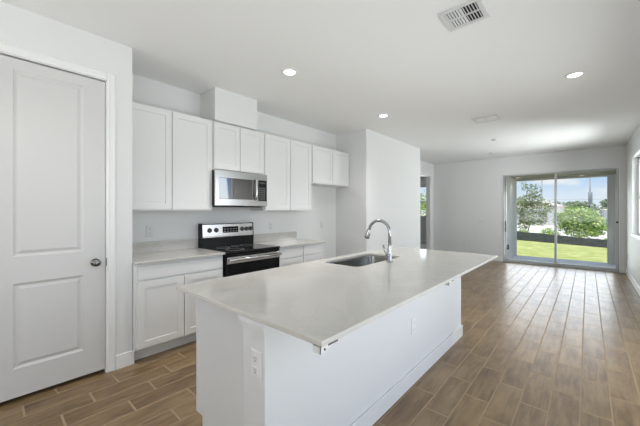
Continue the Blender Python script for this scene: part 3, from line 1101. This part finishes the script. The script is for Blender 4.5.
def ground(name, pts, z, material, thick=0.1):
    b = MB(); b.prism(pts, lambda u, v, d: (u, v, d), z - thick, z)
    return b.build(name, material)
FA, FB = (-6.2, 20.25), (3.2, 15.7)      # silt fence ends
o = ground('lawn', [(-9, 12.76), (-2.1, 12.76), (-2.1, 11.26), (9, 11.26), (9, 12.9), FB, FA, (-9, 21.6)], -0.14, m_lawn)
tag(o, 'short sunlit green lawn between the lanai and black silt fence', 'lawn', None, 'stuff')
o = ground('ground', [(-140, -10), (140, -10), (140, 200), (-140, 200)], -0.26, m_sand)
o['kind'] = 'structure'

# silt fence on stakes
t = thing('silt_fence', 'low black silt fence along the far edge of the lawn', 'fence', ((FA[0] + FB[0]) / 2, (FA[1] + FB[1]) / 2, -0.2))
b = MB()
N = 60
tm = bmesh.new()
A, B = Vector((*FA, 0)), Vector((*FB, 0))
nrm = Vector((-(B - A).y, (B - A).x, 0)).normalized()
cols = []
for i in range(N + 1):
    q = i / N
    c = A.lerp(B, q) + nrm * (0.05 + 0.03 * math.sin(q * 40))
    hgt = 0.46 + (0.30 - 0.46) * max(0, min(1, (q - 0.35) / 0.4)) + 0.012 * math.sin(q * 57)
    cols.append([tm.verts.new((c.x + nrm.x * d_, c.y + nrm.y * d_, z)) for d_, z in ((-0.006, -0.259), (-0.006, -0.14 + hgt), (0.006, -0.14 + hgt), (0.006, -0.259))])
for a, c in zip(cols, cols[1:]):
    for k in range(4):
        tm.faces.new((a[k], a[(k + 1) % 4], c[(k + 1) % 4], c[k]))
tm.faces.new(cols[0]); tm.faces.new(cols[-1][::-1])
b.add(tm)
b.build('fabric', m_fence, t)
for i in range(8):
    c = A.lerp(B, (i + 0.5) / 8) + nrm * 0.105
    b = MB(); b.box(c.x - 0.018, c.x + 0.018, c.y - 0.018, c.y + 0.018, -0.259, 0.22, 0.003, 1)
    b.build('stake', m_stake, t)

# ---- foliage
def leaves(rng, blobs, n, size, material, name, parent):
    """Many small pointed leaves scattered through the blobs (centre, radii)."""
    V, F = [], []
    tot = sum(b_[1][0] * b_[1][1] * b_[1][2] for b_ in blobs)
    for c, r in blobs:
        k = int(n * r[0] * r[1] * r[2] / tot) + 1
        for _ in range(k):
            while True:
                p = Vector((rng.uniform(-1, 1), rng.uniform(-1, 1), rng.uniform(-1, 1)))
                if p.length < 1 and p.length > rng.random() * 0.75:
                    break
            q = Vector((c[0] + p.x * r[0], c[1] + p.y * r[1], c[2] + p.z * r[2]))
            d = Vector((rng.gauss(0, 1), rng.gauss(0, 1), rng.gauss(-0.2, 0.7))).normalized()
            w = d.cross(Vector((rng.gauss(0, 1), rng.gauss(0, 1), rng.gauss(0, 1)))).normalized()
            s = size * rng.uniform(0.6, 1.3)
            i = len(V)
            V += [q - d * s * 0.5, q + w * s * 0.26, q + d * s * 0.5, q - w * s * 0.26]
            F.append((i, i + 1, i + 2, i + 3))
    off = parent.location
    me = bpy.data.meshes.new(name)
    me.from_pydata([tuple(v - off) for v in V], [], F)
    me.materials.append(material)
    o = bpy.data.objects.new(name, me)
    C.objects.link(o)
    o.parent = parent
    return o

def tree(name, label, cat, base, blobs, n, size, lm, stems, group=None, seed=1):
    rng = random.Random(seed)
    t = thing(name, label, cat, base, group)
    B0_ = Vector(base)
    bl = [((B0_.x + c[0], B0_.y + c[1], B0_.z + c[2]), r) for c, r in blobs]
    tr = MB()
    for pth, r0, r1 in stems:
        pp = [B0_ + Vector(p) for p in pth]
        tr.tube(pp, [r0 + (r1 - r0) * i / (len(pp) - 1) for i in range(len(pp))], 8)
    for c, r in bl:
        if stems:
            root = B0_ + Vector(stems[0][0][-1])
            mid = root.lerp(Vector(c), 0.5) + Vector((rng.uniform(-.1, .1), rng.uniform(-.1, .1), 0))
            tr.tube([root, mid, Vector(c)], [stems[0][2], stems[0][2] * 0.7, stems[0][2] * 0.3], 6)
    tr.build('trunk', m_bark, t)
    leaves(rng, bl, n, size, lm, 'foliage', t)
    return t

# bright green young tree, right half of the door
tree('young_tree', 'bright green bushy young tree beyond the silt fence, right door panel', 'tree', (-0.35, 20.3, -0.26),
     [((0.0, 0, 1.25), (0.75, 0.7, 0.62)), ((-0.62, 0.1, 1.15), (0.45, 0.5, 0.42)), ((0.60, 0, 1.05), (0.50, 0.5, 0.42)), ((0.1, 0, 0.62), (0.75, 0.6, 0.38)), ((0.62, 0.1, 0.60), (0.45, 0.4, 0.28)), ((-0.25, 0, 1.62), (0.35, 0.4, 0.28)), ((-0.85, 0, 1.45), (0.22, 0.3, 0.2)), ((0.45, 0, 1.5), (0.25, 0.3, 0.25)), ((0.95, 0, 0.85), (0.22, 0.3, 0.2)), ((-0.75, 0, 0.75), (0.25, 0.3, 0.2))],
     2900, 0.155, m_leaf, [([(0, 0, 0), (0.02, 0, 0.3), (0, 0, 0.6)], 0.05, 0.03)], seed=5)
# sparse tree on the left
tree('sparse_tree', 'thin sparse olive tree beyond the silt fence, left door panel', 'tree', (-2.45, 20.9, -0.26),
     [((0.15, 0, 2.75), (0.38, 0.4, 0.42)), ((-0.05, 0.1, 2.2), (0.7, 0.5, 0.4)), ((0.45, 0, 1.8), (0.65, 0.5, 0.40)), ((-0.45, 0, 1.75), (0.45, 0.5, 0.4)), ((0.1, 0, 1.2), (0.75, 0.6, 0.42)), ((-0.35, 0, 0.8), (0.35, 0.4, 0.3)), ((-0.3, 0, 3.1), (0.2, 0.3, 0.3))],
     2700, 0.12, m_leaf_d, [([(-0.2, 0, 0), (-0.1, 0, 0.6), (0.05, 0, 1.2), (0.1, 0, 1.9)], 0.03, 0.012)], seed=8)
for (x_, y_, s_, lab, sd_) in ((-1.55, 19.6, 1.0, 'small green shrub just behind the silt fence, near the door mullion', 3), (-2.75, 20.2, 0.8, 'pale green weed clump behind the fence at the left lanai wall', 4), (0.62, 17.9, 0.6, 'small weed clump behind the fence at the right lanai wall', 6)):
    tree('shrub', lab, 'shrub', (x_, y_, -0.26), [((0, 0, 0.42 * s_), (0.38 * s_, 0.35 * s_, 0.34 * s_)), ((0.28 * s_, 0, 0.35 * s_), (0.25 * s_, 0.25 * s_, 0.3 * s_))], 420, 0.12, m_leaf, [([(0, 0, 0), (0, 0, 0.2)], 0.02, 0.01)], 'shrubs behind the silt fence', seed=sd_)
# tree outside the bedroom window
tree('window_tree', 'leafy green tree seen through the far bedroom window', 'tree', (-6.6, 17.6, -0.14),
     [((0, 0, 1.3), (1.5, 0.8, 0.75)), ((0.5, 0, 2.0), (0.8, 0.7, 0.5)), ((-0.6, 0, 2.1), (0.7, 0.7, 0.6))], 1500, 0.17, m_leaf, [([(0, 0, 0), (0, 0, 0.9)], 0.06, 0.04)], seed=15)

# ---- distant tree line
far = [(-31, 80, 4.8, 0), (-25.5, 93, 5.2, 0), (-20, 80, 4.3, 0), (-15.0, 93, 5.0, 0), (-9.5, 80, 4.6, 0), (-4.5, 93, 4.3, 0), (0.5, 80, 4.0, 0), (5.5, 93, 4.8, 0), (10.5, 80, 4.4, 0), (16.5, 93, 5.0, 0)]
for i, (x_, y_, hh, _) in enumerate(far):
    rng = random.Random(100 + i)
    bl = []
    for j in range(7):
        bl.append(((rng.uniform(-3.4, 3.4), rng.uniform(-1, 1), rng.uniform(0.35, 0.72) * hh), (rng.uniform(1.2, 1.9), 1.2, rng.uniform(0.20, 0.28) * hh)))
    tree('distant_tree', 'one of the dark green trees in the distant row on the horizon', 'tree', (x_, y_, -0.26), bl, 1100, 0.55, m_leaf_far, [([(0, 0, 0), (0, 0, hh * 0.4)], 0.2, 0.12)], 'distant trees along the horizon', seed=200 + i)

# ---- houses beyond the road
def house(label, x0, x1, y0, y1, hw, hr, wm, ridge='x'):
    t = thing('house', label, 'house', ((x0 + x1) / 2, (y0 + y1) / 2, -0.26), 'pale houses beyond the lot')
    z = -0.26
    b = MB(); b.box(x0, x1, y0, y1, z, z + hw); w_ = b.build('wall', wm, t)
    b = MB()
    e_ = 0.35
    cx, cy = (x0 + x1) / 2, (y0 + y1) / 2
    k = min(x1 - x0, y1 - y0) * 0.5
    tm = bmesh.new()
    lo = [tm.verts.new(p) for p in ((x0 - e_, y0 - e_, z + hw), (x1 + e_, y0 - e_, z + hw), (x1 + e_, y1 + e_, z + hw), (x0 - e_, y1 + e_, z + hw))]
    if x1 - x0 >= y1 - y0:
        rd = [tm.verts.new((x0 + k, cy, z + hw + hr)), tm.verts.new((x1 - k, cy, z + hw + hr))]
        tm.faces.new((lo[0], lo[1], rd[1], rd[0])); tm.faces.new((lo[2], lo[3], rd[0], rd[1])); tm.faces.new((lo[1], lo[2], rd[1])); tm.faces.new((lo[3], lo[0], rd[0]))
    else:
        rd = [tm.verts.new((cx, y0 + k, z + hw + hr)), tm.verts.new((cx, y1 - k, z + hw + hr))]
        tm.faces.new((lo[1], lo[2], rd[1], rd[0])); tm.faces.new((lo[3], lo[0], rd[0], rd[1])); tm.faces.new((lo[0], lo[1], rd[0])); tm.faces.new((lo[2], lo[3], rd[1]))
    tm.faces.new(lo[::-1])
    b.add(tm); b.build('roof', m_hroof, t)
    n = max(1, int((x1 - x0) / 3))
    for i in range(n):
        xx = x0 + (i + 0.5) * (x1 - x0) / n
        b = MB(); b.box(xx - 0.45, xx + 0.45, y0 - 0.04, y0 + 0.02, z + hw * 0.42, z + hw * 0.80, 0.01, 1)
        wo_ = b.build('window', m_trim, t)
        b = MB(); b.box(xx - 0.38, xx + 0.38, y0 - 0.05, y0 - 0.03, z + hw * 0.45, z + hw * 0.77); b.build('pane', m_hglass, wo_)
    return t
house('pale cream house with hipped roof beyond the road, behind the door mullion', -5.6, -2.2, 43, 50, 2.15, 0.75, m_hwall)
house('pale grey house far right beyond the bright green tree', 1.35, 6.5, 46, 54, 1.75, 0.6, m_hwall2)
house('low cream house partly hidden behind the sparse olive tree', -10.5, -6.6, 46, 54, 2.0, 0.7, m_hwall)
house('small cream house between the bright green tree and the utility pole', -1.6, 0.2, 52, 58, 1.5, 0.5, m_hwall)

# ---- utility poles and wires
def pole(label, x_, y_, h_, r_, box):
    t = thing('utility_pole', label, 'pole', (x_, y_, -0.26), 'utility poles beyond the lot')
    b = MB(); b.tube([(x_, y_, -0.26), (x_, y_, h_)], [r_, r_ * 0.8], 12); b.build('shaft', m_pole, t)
    b = MB(); b.box(x_ - 1.1, x_ + 1.1, y_ - 0.06, y_ + 0.06, h_ - 0.7, h_ - 0.55); b.build('crossarm', m_pole, t)
    if box:
        b = MB(); b.tube([(x_ + 0.02, y_ - 0.24, 2.05), (x_ + 0.02, y_ - 0.24, 3.25)], 0.17, 14); b.build('transformer', m_pole_box, t)
        b = MB(); b.box(x_ - 0.24, x_ + 0.02, y_ - 0.30, y_ - 0.07, 1.0, 1.95, 0.02, 1); b.build('meter_box', m_steel_dark, t)
    return t
pole('thin grey utility pole rising left of the door mullion', -3.80, 41, 9.5, 0.085, False)
pole('grey utility pole with dark transformer, in the right door panel', 0.16, 41, 9.5, 0.075, True)
b = MB()
b.tube([(-16, 41.13, 2.72), (-3.80, 41.13, 2.60), (0.16, 41.13, 2.56), (14, 41.13, 2.5)], 0.022, 6)
o = b.build('overhead_wire', m_pole)
tag(o, 'thin horizontal wire strung between the two utility poles', 'wire')
